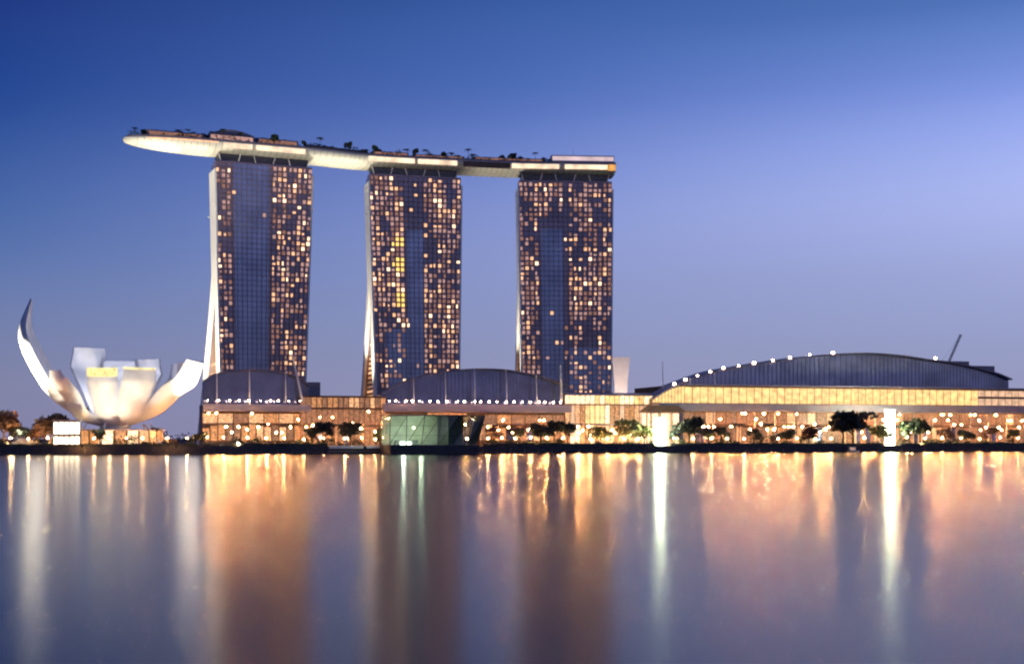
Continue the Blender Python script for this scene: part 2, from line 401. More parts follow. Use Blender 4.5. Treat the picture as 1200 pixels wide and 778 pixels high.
# ------------------------------------------------------------------ the three hotel towers
def zone_t1(u, z):
    y = z / 200
    if u < .17: return .36, .7
    if u < .56: return (.025 if u > .5 or y > .7 else .008), 0
    return (.62 if y > .5 else (.36 if y > .2 else .28)) * (1 if u < .93 else .5), .72
def zone_t2(u, z):
    y = z / 200
    if u < .36: return (.50 if y > .5 else .22), (.95 if y > .48 else .35)
    if u < .60: return (.10 if y > .75 else .03), .1 if y > .8 else 0
    return (.46 if y > .4 else .3), .85
def zone_t3(u, z):
    y = z / 200
    if u < .22: return .45, .85
    if u < .48: return (.34, .8) if y > .82 else (.015, 0)
    if u < .52: return .05, .2
    return (.42, .75) if y > .45 else (.20, .35)
def tower(px_l, D, theta, px_r, dl, dr, zone, label, yellow, seed, atrium):
    rr = random.Random(seed)
    th = R(theta); a0 = (px_l - 600) / F; a1 = (px_r - 600) / F
    xl = a0 * D; c, s = math.cos(th), math.sin(th)
    w = (a1 * D - xl) / (c - a1 * s)
    root = empty('hotel_tower', (xl, D, GZ), th, label, 'hotel tower', 'three hotel towers under the rooftop park')
    H = 200 - GZ; NF, NB = 53, 19; fh = (H - 6) / NF
    def X(u, z):
        k = 1 - z / H
        return dl * k + u * (w - (dl + dr) * k)
    def splay(z):                       # the rear slab leans on the front one above 105 m and curves out below
        k = max(0, 1 - z / 118.0)
        return 11 + 75 * k ** 1.15
    # front slab and its end walls
    zs = [H * i / 12 for i in range(13)]
    mb = MB().loft([[(X(0, z) + .5, .4, z), (X(1, z) - .5, .4, z), (X(1, z) - .5, 10.5, z), (X(0, z) + .5, 10.5, z)] for z in zs if z <= H - 4] + [[(X(0, H - 4) + .5, .4, H - 4), (X(1, H - 4) - .5, .4, H - 4), (X(1, H - 4) - .5, 10.5, H - 4), (X(0, H - 4) + .5, 10.5, H - 4)]])
    mb.build('front_block', M['facade'], root)
    # smooth blue glazing up the middle
    def glazed(u0, u1, z0, z1):
        MB().loft([[(X(u0, z), .12, z), (X(u1, z), .12, z), (X(u1, z), .38, z), (X(u0, z), .38, z)] for z in (z0, (z0 + z1) / 2, z1)]).build('blue_glazing', M['facade_blue'], root)
    rear = MB().loft([[(X(0, z) + 1.2, splay(z), z), (X(1, z) - 1.2, splay(z), z), (X(1, z) - 1.2, splay(z) + 9, z), (X(0, z) + 1.2, splay(z) + 9, z)] for z in [H * i / 40 for i in range(40)] if z < H - 4])
    rear.build('rear_block', M['facade'], root)
    for side, u in ((-1, 0), (1, 1)):
        def e(z, off): return X(u, z) + side * off
        fz = [H * i / 40 for i in range(40) if H * i / 40 < H - 5]
        MB().loft([[(min(e(z, -.5), e(z, .6)), -.9, z), (max(e(z, -.5), e(z, .6)), -.9, z), (max(e(z, -.5), e(z, .6)), 10.45, z), (min(e(z, -.5), e(z, .6)), 10.45, z)] for z in fz]).build('front_fin', M['white'], root)
        MB().loft([[(min(e(z, -1.2), e(z, .5)), splay(z) - .2, z), (max(e(z, -1.2), e(z, .5)), splay(z) - .2, z), (max(e(z, -1.2), e(z, .5)), splay(z) + 9.5, z), (min(e(z, -1.2), e(z, .5)), splay(z) + 9.5, z)] for z in fz]).build('rear_fin', M['white'], root)
        az = [z for z in fz if z < 116]
        MB().loft([[(e(z, -3.2), 10.6, z), (e(z, -3.0), 10.6, z), (e(z, -3.0), splay(z) - .1, z), (e(z, -3.2), splay(z) - .1, z)] for z in az if splay(z) > 11.6]).build('atrium_glass', M['brown'], root)
        if side < 0:
            for i in range(26):          # lit landings seen through the atrium end
                z = 8 + i * 3.4; sy = splay(z)
                if sy < 13.5 or rr.random() > atrium: continue
                MB().box(e(z, -2.9), e(z, -2.7), 11.2, sy - .6, z, z + 1.7).build('landing_light', M[rr.choice(['sh_warm', 'win_warm', 'sh_dim', 'sh_orange'])], root)
    # floor ledges and bay dividers
    mb = MB()
    for i in range(NF + 1):
        z = i * fh + 1
        mb.box(X(0, z) + .6, X(1, z) - .6, -.3, .39, z - .28, z)
    mb.build('floor_ledges', M['slab'], root)
    mb = MB()
    for j in range(1, NB):
        u = j / NB
        mb.loft([[(X(u, z) - .13, -.35, z), (X(u, z) + .13, -.35, z), (X(u, z) + .13, .395, z), (X(u, z) - .13, .395, z)] for z in (1, H * .5, H - 6)])
    mb.build('bay_dividers', M['slab'], root)
    if px_l < 300: glazed(.185, .545, 1.5, H - 5.2)
    elif px_l < 500: glazed(.40, .575, 1.5, H * .78); glazed(.14, .395, H * .18, H * .42)
    else: glazed(.235, .465, 1.5, H * .80); glazed(.53, .98, H * .2, H * .36)
    # windows
    lit, rest = [], []
    ph = [rr.uniform(0, 6.28) for _ in range(6)]
    def cl(i, j): return .5 + .30 * math.sin(i * .33 + ph[0] + 1.2 * math.sin(j * .7 + ph[1])) + .25 * math.sin(j * 1.3 + i * .11 + ph[2]) + .2 * math.sin(i * .9 - j * .8 + ph[3])
    for i in range(NF):
        z0 = i * fh + 1 + .45; z1 = (i + 1) * fh + 1 - .65
        for j in range(NB):
            u0, u1 = j / NB + .010, (j + 1) / NB - .010
            pl, pd = zone((u0 + u1) / 2, z0); zt_ = z1
            pl *= max(.12, min(1.5, .05 + 1.2 * cl(i, j)))
            if not (yellow and .24 < (u0 + u1) / 2 < .37):
                q0, q1 = rr.choice([(0, 1), (0, 1), (0, 1), (0, .7), (.3, 1), (0, .5)]); u0, u1 = u0 + (u1 - u0) * q0, u0 + (u1 - u0) * q1
                if rr.random() < .25: zt_ = z0 + (z1 - z0) * rr.uniform(.55, .85)
            pd *= max(.25, min(1.25, .35 + 1.1 * cl(i + 3, j)))
            yk = yellow and .24 < (u0 + u1) / 2 < .37 and any(a <= z0 <= b_ for a, b_ in yellow)
            quad = [(X(u0, z0), .05, z0), (X(u1, z0), .05, z0), (X(u1, z1), .05, zt_), (X(u0, z1), .05, zt_)]
            if yk: lit.append((3, 'win_yellow', quad))
            elif rr.random() < pl:
                k = rr.random()
                lit.append((2 if k < .18 else 1, 'win_bright' if k < .18 else ('win_warm' if k < .68 else 'win_mauve'), quad))
            elif rr.random() < pd: rest.append(('win_dim' if rr.random() < .7 else 'win_mauve', quad))
    rr.shuffle(lit); lit.sort(key=lambda q: -q[0])
    for _, m_, q_ in lit[:100]: MB().quad(*q_).build('lit_window', M[m_], root)
    for nm, m_ in (('warm_windows', 'win_warm'), ('bright_windows', 'win_bright'), ('mauve_windows', 'win_mauve'), ('curtained_windows', 'win_dim')):
        mb = MB()
        for q_ in [q[2] for q in lit[100:] if q[1] == m_] + [q[1] for q in rest if q[0] == m_]: mb.quad(*q_)
        if mb.f: tag(mb.build(nm, M[m_], root), kind='stuff')
    # dark recess and struts under the rooftop park
    MB().box(3, w - 3, 2.5, 17, H - 4, H + .9).build('recess_storey', M['metal'], root)
    for k in range(6):
        x = 4 + (w - 8) * k / 5
        MB().tube((x, 1.2, H - 4), (x + (1.5 if k % 2 else -1.5), .6, H + 1.2), .35, .35, 6).build('strut', M['white'], root)
    # white floodlight on each end wall (the left one shows)
    n = Vector((-c, -s, 0)); base = Vector((xl, D, GZ)) + Vector((-s, c, 0)) * 16
    return root, w, n, base, Vector((c, s, 0)), Vector((-s, c, 0))
T = [tower(252, 906, 23.2, 367, 4.7, 7.0, zone_t1, 'left hotel tower with smooth dark blue glazing and splayed white leg', None, 1, .45),
     tower(432, 952, 15, 541, 6.5, 2.5, zone_t2, 'middle hotel tower with a column of yellow lit windows', [(97, 106), (121, 132), (140, 147)], 2, .95),
     tower(607, 978, 4.5, 718, 4.0, 1.5, zone_t3, 'right hotel tower, nearest the white flared tower', None, 3, .6)]
for (root, w, n, base, cu, cv), nm, pw in zip(T, ('left', 'middle', 'right'), (.9, 2.2, 1.3)):
    loc = base + n * (62 if nm == 'left' else 26)
    floodlight(loc, base + Vector((0, 0, 95 if nm == 'left' else (140 if nm == 'middle' else 115))), (2.2e6 if nm == 'left' else 6.5e5) * pw, 84 if nm == 'left' else (54 if nm == 'middle' else 40), 'small floodlight on the ground lighting the end wall of the %s tower' % nm, (1, .86, .64), 'floodlights at the towers')

# ------------------------------------------------------------------ rooftop park: one long hull
front = [P(148, 0, 888)] + [None] * 6
fl = []
def fp(i, x): r, w, n, base, cu, cv = T[i]; o = r.location; return Vector((o.x, o.y, 0)) + cu * x + cv * 10
tipdir = (Vector((math.cos(R(24)), math.sin(R(24)), 0)))
fl = [fp(0, 0) - tipdir * 59, fp(0, 0) - tipdir * 29, fp(0, 0), fp(0, T[0][1]), fp(1, 0), fp(1, T[1][1]), fp(2, 0), fp(2, T[2][1] * .5), fp(2, T[2][1] + 1.5)]
def catmull(pts, n):
    out = []
    P_ = [pts[0] * 2 - pts[1]] + pts + [pts[-1] * 2 - pts[-2]]
    for i in range(1, len(P_) - 2):
        p0, p1, p2, p3 = P_[i - 1:i + 3]
        for k in range(n):
            t = k / n
            out.append(.5 * ((2 * p1) + (p2 - p0) * t + (2 * p0 - 5 * p1 + 4 * p2 - p3) * t * t + (3 * p1 - p0 - 3 * p2 + p3) * t ** 3))
    out.append(pts[-1]); return out
spine = catmull(fl, 12)
arc = [0]
for i in range(1, len(spine)): arc.append(arc[-1] + (spine[i] - spine[i - 1]).length)
TOT = arc[-1]
def frame(s):
    s = min(max(s, 0), TOT); i = 0
    while i < len(arc) - 2 and arc[i + 1] < s: i += 1
    k = (s - arc[i]) / (arc[i + 1] - arc[i]); p = spine[i].lerp(spine[i + 1], k)
    t = (spine[min(i + 2, len(spine) - 1)] - spine[max(i - 1, 0)]).normalized()
    return p, t, Vector((-t.y, t.x, 0))
def hw(s): return 17 * math.sqrt(max(0.003, 1 - (1 - min(s / 62, 1)) ** 2)) ** 1.0 if s < 62 else 17
ZT, ZB = 207.6, 200.9
sk0 = frame(T and 120)[0]
park = empty('rooftop_park', (sk0.x, sk0.y, ZB), 0, 'long boat shaped rooftop park spanning the three hotel towers', 'rooftop park')
def L(p, z): return (p.x - sk0.x, p.y - sk0.y, z - ZB)
secs = []
for i in range(0, 101):
    s = TOT * i / 100; s = 62 * (i / 30) ** 1.6 if i < 30 else 62 + (TOT - 62) * (i - 30) / 70
    p, t, n = frame(s); w = hw(s); k = min(1, w / 17); dz = (ZT - ZB)
    prof = [(-1, 1), (-1.0, .82), (-.93, .5), (-.78, .22), (-.5, .05), (0, 0), (.5, .05), (.78, .22), (.93, .5), (1.0, .82), (1, 1)]
    secs.append([L(p + n * (y * w), ZT - (1 - z) * dz * (0.25 + .75 * k ** .8)) for y, z in prof])
MB().loft(secs).build('hull', M['hull'], park, True)
def ribbon(name, s0, s1, off, z0, z1, th, m, n=14):
    q = []
    for i in range(n + 1):
        s = s0 + (s1 - s0) * i / n; p, t, nn = frame(s); w = hw(s) + off
        q.append([L(p - nn * w, z0), L(p - nn * (w - th), z0), L(p - nn * (w - th), z1), L(p - nn * w, z1)])
    return MB().loft(q).build(name, m, park)
def s_of(px):
    best = min(range(0, int(TOT * 2)), key=lambda k: abs((lambda q: 600 + F * q.x / q.y - px)(frame(k / 2)[0] - frame(k / 2)[2] * hw(k / 2))))
    return best / 2
mb = MB()
for i in range(2, 84):         # cladding joints across the hull
    s = TOT * i / 84; p, t, n = frame(s); w = hw(s) + .03; k = min(1, hw(s) / 17); dz = (ZT - ZB) * (0.25 + .75 * k ** .8)
    q = [[L(p + n * (y * w) + t * a_, ZT - (1 - z) * dz - o_) for a_, o_ in ((-.09, .03), (.09, .03), (.09, -.2), (-.09, -.2))] for y, z in ((-1.0, .82), (-.93, .5), (-.78, .22), (-.5, .05), (0, 0), (.5, .05))]
    mb.loft(q)
tag(mb.build('cladding_joints', M['metal'], park), kind='stuff')
ribbon('parapet', 1.5, TOT - .2, .12, ZT - .2, ZT + .9, .3, M['roof'], 60)
for a, b_ in ((262, 296), (300, 358), (432, 486), (490, 536), (600, 655), (662, 712)):
    ribbon('window_band', s_of(a), s_of(b_), .10, 203.2, 206.6, .09, M['strip'])
ribbon('tip_band', s_of(172), s_of(256), .07, 205.9, 206.9, .06, M['win_warm'])
ribbon('painted_shade', s_of(543), s_of(598), .08, 202.6, 206.9, .07, M['brown'])  # brown strip that paints shade onto the hull between two towers
ribbon('amber_window', s_of(713), TOT - .3, .10, 202.4, 207.0, .09, M['amber'])
# rooftop buildings
def pavilion(name, px0, px1, y0, y1, h, m, win=None, dome=0):
    q = []; n = 8; s0, s1 = s_of(px0), s_of(px1)
    for i in range(n + 1):
        s = s0 + (s1 - s0) * i / n; p, t, nn = frame(s); hh = h + dome * math.sin(math.pi * i / n)
        q.append([L(p + nn * y0, ZT), L(p + nn * y1, ZT), L(p + nn * y1, ZT + hh), L(p + nn * y0, ZT + hh)])
    o = MB().loft(q).build(name, m, park)
    if win:
        q = []
        for i in range(n + 1):
            s = s0 + (s1 - s0) * (.04 + .92 * i / n); p, t, nn = frame(s)
            q.append([L(p + nn * (y0 - .12), ZT + h * .25), L(p + nn * (y0 - .02), ZT + h * .25), L(p + nn * (y0 - .02), ZT + h * .85), L(p + nn * (y0 - .12), ZT + h * .85)])
        MB().loft(q).build('window', M[win], o)
    return o
pavilion('viewing_deck', 172, 242, -8, 8, 5.2, M['roof'], 'win_dim')
pavilion('restaurant', 247, 300, -12, 8, 5.6, M['roof'], 'win_mauve', 3.5)
pavilion('bar_pavilion', 304, 352, -12, 6, 5.2, M['roof'], 'win_dim')
pavilion('pool_terrace', 362, 430, -13, 8, 3.2, M['brown'], None)
pavilion('garden_pergola', 486, 546, -12, 4, 3.4, M['brown'], 'win_dim')
pavilion('pool_house', 438, 480, -12, 4, 4.0, M['roof'], 'win_dim')
pavilion('spa_pavilion', 556, 640, -12, 6, 3.8, M['roof'], 'win_dim')
lounge = pavilion('club_lounge', 646, 721, -14, 10, 6.2, M['roof_pale'])
q = []
for i in range(13):
    s = s_of(648) + (s_of(719.5) - s_of(648)) * i / 12; p, t, nn = frame(s)
    q.append([L(p - nn * 14.15, ZT + 2.4), L(p - nn * 14.03, ZT + 2.4), L(p - nn * 14.03, ZT + 5.4), L(p - nn * 14.15, ZT + 5.4)])
MB().loft(q).build('window', lamp_mat('lounge_glass', (.95, .70, .72), .75, .25, .1), lounge)
p, t, nn = frame(s_of(675))
mb = MB(); mb.tube(L(p, ZT + 6), L(p, ZT + 13), .15, .08, 6); mb.build('antenna', M['metal'], park)
# floodlights that wash the underside of the hull in the gaps
def wash(i, x, y, z, tgt, pw, ang, colr=(1, .94, .68)):
    r, w, n, base, cu, cv = T[i]; o = r.location
    loc = Vector((o.x, o.y, 0)) + cu * x + cv * y; loc.z = z
    li = Matrix.Rotation(-r.rotation_euler.z, 3, 'Z') @ (loc - Vector(o))
    MB().box(li.x - .5, li.x + .5, li.y - .4, li.y + .4, li.z - .9, li.z - .3).box(min(li.x, li.x + (3 if x < 10 else -3)), max(li.x, li.x + (3 if x < 10 else -3)), li.y - .15, li.y + .15, li.z - 1.3, li.z - .9).build('wash_light', M['white'], r)
    spot(loc, tgt, pw, ang, colr, .8)
p, t, nn = frame(16); wash(0, -1.8, 2, 168, p + Vector((0, 0, ZB + 1)), 1.5e5, 46)
p, t, nn = frame(38); wash(0, -1.8, 14, 160, p + nn * 2 + Vector((0, 0, ZB)), 6.5e4, 70)
p, t, nn = frame((s_of(367) + s_of(430)) / 2); wash(0, T[0][1] + 1.2, 3, 168, p - nn * 6 + Vector((0, 0, ZB)), 4.0e4, 80)
wash(1, -1.8, 3, 168, p - nn * 6 + Vector((0, 0, ZB)), 4.0e4, 80)
# planting on the roof
spots = [(160, 9), (170, 4), (196, 9), (214, 9), (252, 2), (272, 5), (295, 6), (316, 10), (331, 6), (349, 9), (367, 9), (383, 9), (399, 6), (417, 8), (433, 9), (449, 8), (470, 9), (480, 6), (511, 9), (527, 8), (543, 9), (560, 10), (584, 9), (592, 6), (607, 9), (621, 9), (633, 8), (186, 4), (205, 6), (222, -3), (232, 5), (243, 3), (262, -9), (283, -12), (309, 9), (323, -11), (341, 8), (357, -10), (376, -13), (392, 9), (410, -13), (424, 9),
         (440, -12), (462, 6), (488, -11), (502, 5), (520, -12), (534, 8), (550, -12), (575, 9), (601, -12), (614, 6), (628, -12), (638, 8), (655, 11.5), (684, 12), (704, 11.5)]
secs_ = {'above the left tower': (246, 368), 'on the overhanging tip': (0, 246), 'between the left and middle towers': (368, 430), 'above the middle tower': (430, 542), 'between the middle and right towers': (542, 606), 'above the right tower': (606, 800)}
cnt = {}
for px, y in sorted(spots):
    sec = [k for k, (a, b_) in secs_.items() if a <= px < b_][0]; cnt[sec] = cnt.get(sec, 0) + 1
    s = s_of(px); p, t, nn = frame(s); y = max(-.86 * hw(s), min(.5 * hw(s), y - 8))
    o = plant('roofpalm' if rnd.random() < .4 else 'green', (p + nn * y) + Vector((0, 0, ZT)), rnd.uniform(5.5, 8.5), 'x', 'trees planted on the rooftop park')
    o['label'] = '%s on the rooftop %s, %s from left' % ('slender palm' if 'palm' in o.name else 'bushy tree', sec, ORD[cnt[sec] - 1])

mb = MB(); rr = random.Random(5)
for i in range(2600):
    s = rr.uniform(3, TOT - 46); p, t, nn = frame(s); q_ = p - nn * (hw(s) * rr.uniform(.55, .93))
    hh = 2.3 + 1.5 * math.sin(s * .21) + 1.1 * math.sin(s * .57) + .8 * math.sin(s * 1.1)
    leaf_cloud(mb, (q_.x, q_.y, ZT + .4 + rr.uniform(0, 1) * max(.4, hh)), .7, .7, .5, 3, .5, rr)
tag(mb.build('roof_shrubs', M['leaf_dark']), 'dark shrubs and ground cover along the edge of the rooftop park', 'shrubs', kind='stuff')

# ------------------------------------------------------------------ petal shaped museum
mc = S(135, 48); mk = mc.y / F
mus = empty('petal_museum', (mc.x, mc.y, GZ), 0, 'white museum shaped like an open lotus of curved petals', 'museum')
def mz(py): return CAMH + (YH - py) * mk - GZ
def petal(az, prof, ws, th, cap=None, capm=None, label=None):
    a = R(az); er = Vector((math.cos(a), math.sin(a), 0)); el = Vector((-math.sin(a), math.cos(a), 0))
    pts = catmull([Vector((r, 0, z)) for r, z in prof], 6); N = len(pts); secs = []
    for i, p in enumerate(pts):
        tn = (pts[min(i + 1, N - 1)] - pts[max(i - 1, 0)]).normalized(); no = Vector((tn.z, 0, -tn.x))
        k = i / (N - 1) * (len(ws) - 1); j = min(int(k), len(ws) - 2); w = ws[j] + (ws[j + 1] - ws[j]) * (k - j)
        tt = th * min(1, w / max(ws) + .1); sec = []
        for q in range(9):
            b2 = -math.pi / 2 + math.pi * q / 8; o = tt * math.cos(b2) - tt; lat = w * math.sin(b2)
            v = p + no * o; sec.append(er * v.x + el * lat + Vector((0, 0, v.z)))
        for q in range(1, 6):
            f = q / 6; lat = w * (1 - 2 * f); o = -tt - .35 * tt * math.sin(math.pi * f) * -1.0 - .05
            o = -tt + .3 * tt * math.sin(math.pi * f)
            v = p + no * o; sec.append(er * v.x + el * lat + Vector((0, 0, v.z)))
        secs.append(sec)
    o = MB().loft(secs).build('petal', M['petal'], mus, True)
    md = o.modifiers.new('edge', 'EDGE_SPLIT'); md.split_angle = R(50)
    if label: o['label'] = label
    if cap:   # skylight across the top of the petal
        i0 = N - 1; top = secs[i0]; c = sum((Vector(v) for v in top), Vector()) / len(top)
        up = (pts[-1] - pts[-2]).normalized(); upv = er * up.x + Vector((0, 0, up.z))
        MB().hexa([c + (Vector(v) - c) * 1.02 + upv * .05 for v in top], [c + (Vector(v) - c) * 1.02 + upv * cap for v in top]).build('skylight', M[capm], o)
    return o
petal(186, [(6, 11), (23, mz(484)), (36, mz(460)), (48, mz(414)), (50, mz(385)), (44.5, mz(351))], [7, 10, 13, 13, 8, .6], 7.5, label='tallest petal, curving up to a point at the left')
petal(140, [(6, 12), (14, 17), (26, 34), (31, mz(430)), (30, mz(404))], [6, 8, 10, 11, 9.5], 6)
petal(222, [(6, 10.5), (21, 15), (29, 27), (35, mz(450)), (36, mz(437))], [5, 7, 8.4, 7.5, 5], 5)
petal(268, [(5, 10.5), (15, 14), (22, 27), (24.5, mz(452)), (25, mz(444))], [4.5, 6.5, 8, 8.6, 8], 4.5, 4.6, 'skyl')
petal(312, [(5, 10.5), (19, 15), (27, 26), (32, mz(452)), (33, mz(436))], [4.5, 7, 9, 9.6, 9], 5, .9, 'skyl')
petal(348, [(6, 10.5), (25, 17.5), (36, 27), (45, mz(452)), (50, mz(427))], [5, 9, 11, 11, 8], 6)
petal(25, [(6, 11), (16, 16), (28, 27), (36, mz(446)), (37, mz(424))], [5, 8, 10, 10, 8], 6)
petal(62, [(6, 11), (14, 16), (24, 30), (29, mz(440)), (29, mz(418))], [5, 8, 10, 11, 9], 6)
petal(100, [(6, 11), (13, 16), (22, 30), (26, mz(440)), (26, mz(420))], [5, 8, 10, 10, 8], 6)
# lobby under the bowl
mb = MB(); NG = 24
def ring(r, z): return [(r * math.cos(2 * math.pi * k / NG), r * math.sin(2 * math.pi * k / NG), z) for k in range(NG)]
MB().loft([ring(6, 9), ring(8, 10.5), ring(8, 13), ring(5, 16)]).build('bowl_base', M['petal'], mus, True)
for k in range(NG):
    a0, a1 = 2 * math.pi * (k + .08) / NG, 2 * math.pi * (k + .92) / NG
    if math.sin((a0 + a1) / 2) > .3: continue
    r = 25
    MB().hexa([(r * math.cos(a), r * math.sin(a), .4) for a in (a0, a1)] + [((r - .2) * math.cos(a), (r - .2) * math.sin(a), .4) for a in (a1, a0)],
              [(r * math.cos(a), r * math.sin(a), 8.8) for a in (a0, a1)] + [((r - .2) * math.cos(a), (r - .2) * math.sin(a), 8.8) for a in (a1, a0)]).build('lobby_window', M[random.choice(['sh_orange', 'sh_warm', 'sh_orange', 'sh_brown', 'sh_cream'])], mus)
MB().loft([ring(24.7, 0), ring(24.7, 8.8)]).build('lobby_wall', M['brown'], mus)
MB().loft([ring(26, 8.8), ring(26, 9.4), ring(8, 9.8)]).build('lobby_roof', M['canopy'], mus)
for k in range(10):
    a = 2 * math.pi * (k + .5) / 10
    MB().tube((30 * math.cos(a), 30 * math.sin(a), 0), (18 * math.cos(a), 18 * math.sin(a), 12.5), .55, .4, 8).build('column', M['white'], mus)
ml = Vector((mc.x, mc.y, GZ))
for (dx, dy, dz), pw, ang, tgt, nm in (((-64, -22, 0), 2.4e6, 66, (-50, 0, 46), 'the tallest petal of the museum'), ((-40, -38, 0), 2.0e5, 44, (-32, -18, 30), 'the low left petals of the museum'),
                                       ((72, -24, 0), 2.6e6, 48, (48, -6, 40), 'the right hand petal of the museum'), ((46, -52, 0), 0.8e5, 40, (28, -22, 34), 'the petals right of the museum skylight'), ((2, -62, 0), 1.1e5, 46, (2, -20, 30), 'the middle petals, added to whiten them')):  # the last floodlight is added to whiten the middle petals
    floodlight(ml + Vector((dx, dy, dz)), ml + Vector(tgt), pw, ang, 'small floodlight on the ground lighting ' + nm, (1, .88, .66), 'floodlights round the museum')
li_ = MB().ball((0, 0, 24), .5, 8, 6).tube((0, 0, 18), (0, 0, 23.6), .2, .2, 6).build('added_bowl_light', lamp_mat('added_bowl_lamp', (.9, .9, 1), 6), mus)  # lamp added in the bowl to brighten the inner petal faces
point(ml + Vector((0, 0, 26.5)), 1.5e4, (.82, .84, 1), .6)  # unseen fill light added for the inner faces of the petals
# pale ticket kiosk in front of the museum on the left
fr = Fr(62, 16); w = fr.X(95)
k = empty('ticket_kiosk', fr.loc(), SHORE_RZ, 'cream lit box shaped kiosk at the foot of the museum', 'kiosk')
hz = fr.Z(78, 493)
MB().box(0, w, 0, 7, 0, hz).build('wall', M['concrete'], k)
MB().box(-.5, w + .5, -.8, 7.4, hz, hz + .5).build('roof', M['canopy'], k)
for i in range(5): MB().box(.6 + i * (w - .8) / 5, .6 + (i + .72) * (w - .8) / 5, -.1, -.004, .5, hz * .4).box(.6 + i * (w - .8) / 5, .6 + (i + .72) * (w - .8) / 5, -.1, -.004, hz * .52, hz - .9).build('lit_panel', M['kiosk'], k)
# grey stepped viewing terrace at the far left
fr = Fr(6, 14); w = fr.X(54)
k = empty('garden_terrace', fr.loc(), SHORE_RZ, 'grey green stepped terrace at the far left of the quay', 'terrace')
for i in range(5): MB().box(i * 1.5, w - i * 2.2, i * 2.0, i * 2.0 + 2, 0, 1.2 + i * .9).build('step', M['concrete'], k)
for i in range(4): MB().box(1 + i * 4.5, 1.6 + i * 4.5, -.4, -.05, .2, 1.1).build('step_light', M['bulb'] if i == 1 else M['sh_cream'], k)
point(Vector(fr.loc()) + Vector((6, -5, 3.5)), 900)

# ------------------------------------------------------------------ waterfront buildings with arched roofs
def arched(px0, px1, t, roof_pts, label, name, cat, depth, glass_y, band, masts, bays, bay_mats, lights=None, roofm='roof', canopy=None, wallm='glass', group=None):
    fr = Fr(px0, t); W = fr.X(px1)
    root = empty(name, fr.loc(), SHORE_RZ, label, cat, group)
    pts = catmull([Vector((fr.X(px), 0, fr.Z(px, py))) for px, py in roof_pts], 8)
    zb = fr.Z((px0 + px1) / 2, glass_y)
    # roof shell
    MB().loft([[(p.x, -4, p.z - .9), (W * .5 + (p.x - W * .5) * .94 + 3, depth, p.z - .9 + 1), (W * .5 + (p.x - W * .5) * .94 + 3, depth, p.z + 1), (p.x, -4, p.z)] for p in pts]).build('roof', M[roofm], root)
    # glazing below it, mullions
    q = [[(p.x, 0, zb), (p.x, .4, zb), (p.x, .4, max(zb + .1, p.z - 1)), (p.x, 0, max(zb + .1, p.z - 1))] for p in pts]
    g = MB().loft(q).build('glazing', M[wallm], root)
    mb = MB()
    for i in range(1, len(pts) - 1):
        if pts[i].z - 1 > zb + .5: mb.box(pts[i].x - .12, pts[i].x + .12, -.2, -.003, zb, pts[i].z - 1)
    mb.build('mullions', M['metal'], g)
    MB().box(.5, W - .5, .5, depth - 1, 0, zb).build('core', M['brown'], root)
    for px, y0, y1, lean in masts:
        x = fr.X(px)
        MB().tube((x, -7, fr.Z(px, y1)), (x + lean * .5, -5.5, fr.Z(px, y0)), .38, .22, 8).build('mast', M['white'], root)
    # storey bands: (y_top, y_bottom, material, front offset)
    for (n_, y0, y1, m_, off) in band:
        MB().box(0, W, -off, .3 if off > .3 else .45, fr.Z((px0 + px1) / 2, y1), fr.Z((px0 + px1) / 2, y0)).build(n_, M[m_], root)
    # shop bays
    if bays:
        y0, y1, wd = bays; zt, zbt = fr.Z((px0 + px1) / 2, y0), max(.2, fr.Z((px0 + px1) / 2, y1)); n = int(W / wd)
        if n > 100: n = 100
        bw = W / n; mid = random.random() < 2
        for i in range(n):
            x0 = i * bw
            split = zbt + (zt - zbt) * random.uniform(.45, .62)
            MB().box(x0 + .35, x0 + bw - .35, -.14, -.01, zbt, split - .25).build('shop_window', M[random.choice(bay_mats)], root)
        n2 = max(1, n // 2); bw2 = W / n2
        for i in range(n2):
            x0 = i * bw2; split = zbt + (zt - zbt) * .62
            MB().box(x0 + .3, x0 + bw2 - .3, -.16, -.01, split + .35, zt - .4).build('upper_window', M[random.choice(['sh_brown', 'sh_dim', 'sh_orange', 'sh_brown', 'sh_warm'])], root)
            MB().box(x0 + .8, x0 + bw2 - .8, -2.2, -.17, split - .2, split + .25).build('awning', M[random.choice(['canopy', 'brown', 'terracotta'])], root)
    if canopy:
        y, px_step = canopy; z = fr.Z((px0 + px1) / 2, y); px = px0 + 6
        while px < px1 - 3:
            x = fr.X(px)
            MB().ball((x + random.uniform(-1, 1), -9.5, z + .5), random.uniform(.26, .5), 8, 6).build('roof_light', M['bulb_white'], root); px += px_step * random.uniform(.75, 1.2)
    if lights:
        for px, py in lights:
            x = fr.X(px)
            e_ = random.uniform(.35, .75); MB().box(x - e_, x + e_, -4.6, -3.9, fr.Z(px, py) - e_ * .8, fr.Z(px, py) + e_ * .8).build('eave_light', M['bulb_white'], root)
    return root, fr, W
warm = ['sh_orange', 'sh_warm', 'sh_orange', 'sh_cream', 'sh_dim']
earth = ['sh_brown', 'sh_dim', 'sh_warm', 'sh_orange', 'sh_brown', 'sh_brown', 'sh_dim', 'glass', 'sh_dim', 'glass', 'sh_brown']
theatre, fr1, W1 = arched(237, 362, 62, [(237, 446), (250, 438), (270, 434), (298, 433), (330, 436), (352, 444), (362, 452)], 'small blue glazed theatre with an arched roof under the left tower', 'theatre', 'theatre', 30, 474,
    [('canopy', 474, 482, 'canopy', 9.0)], [(253, 438, 474, 0), (291, 434, 474, 0), (333, 436, 472, 0)], (484, 516, 4.2), warm, canopy=(471, 12))
x = fr1.X(352); MB().tube((x, -8, fr1.Z(352, 470)), (fr1.X(341), -5, fr1.Z(341, 416)), .7, .4, 8).build('leaning_pylon', M['white'], theatre)
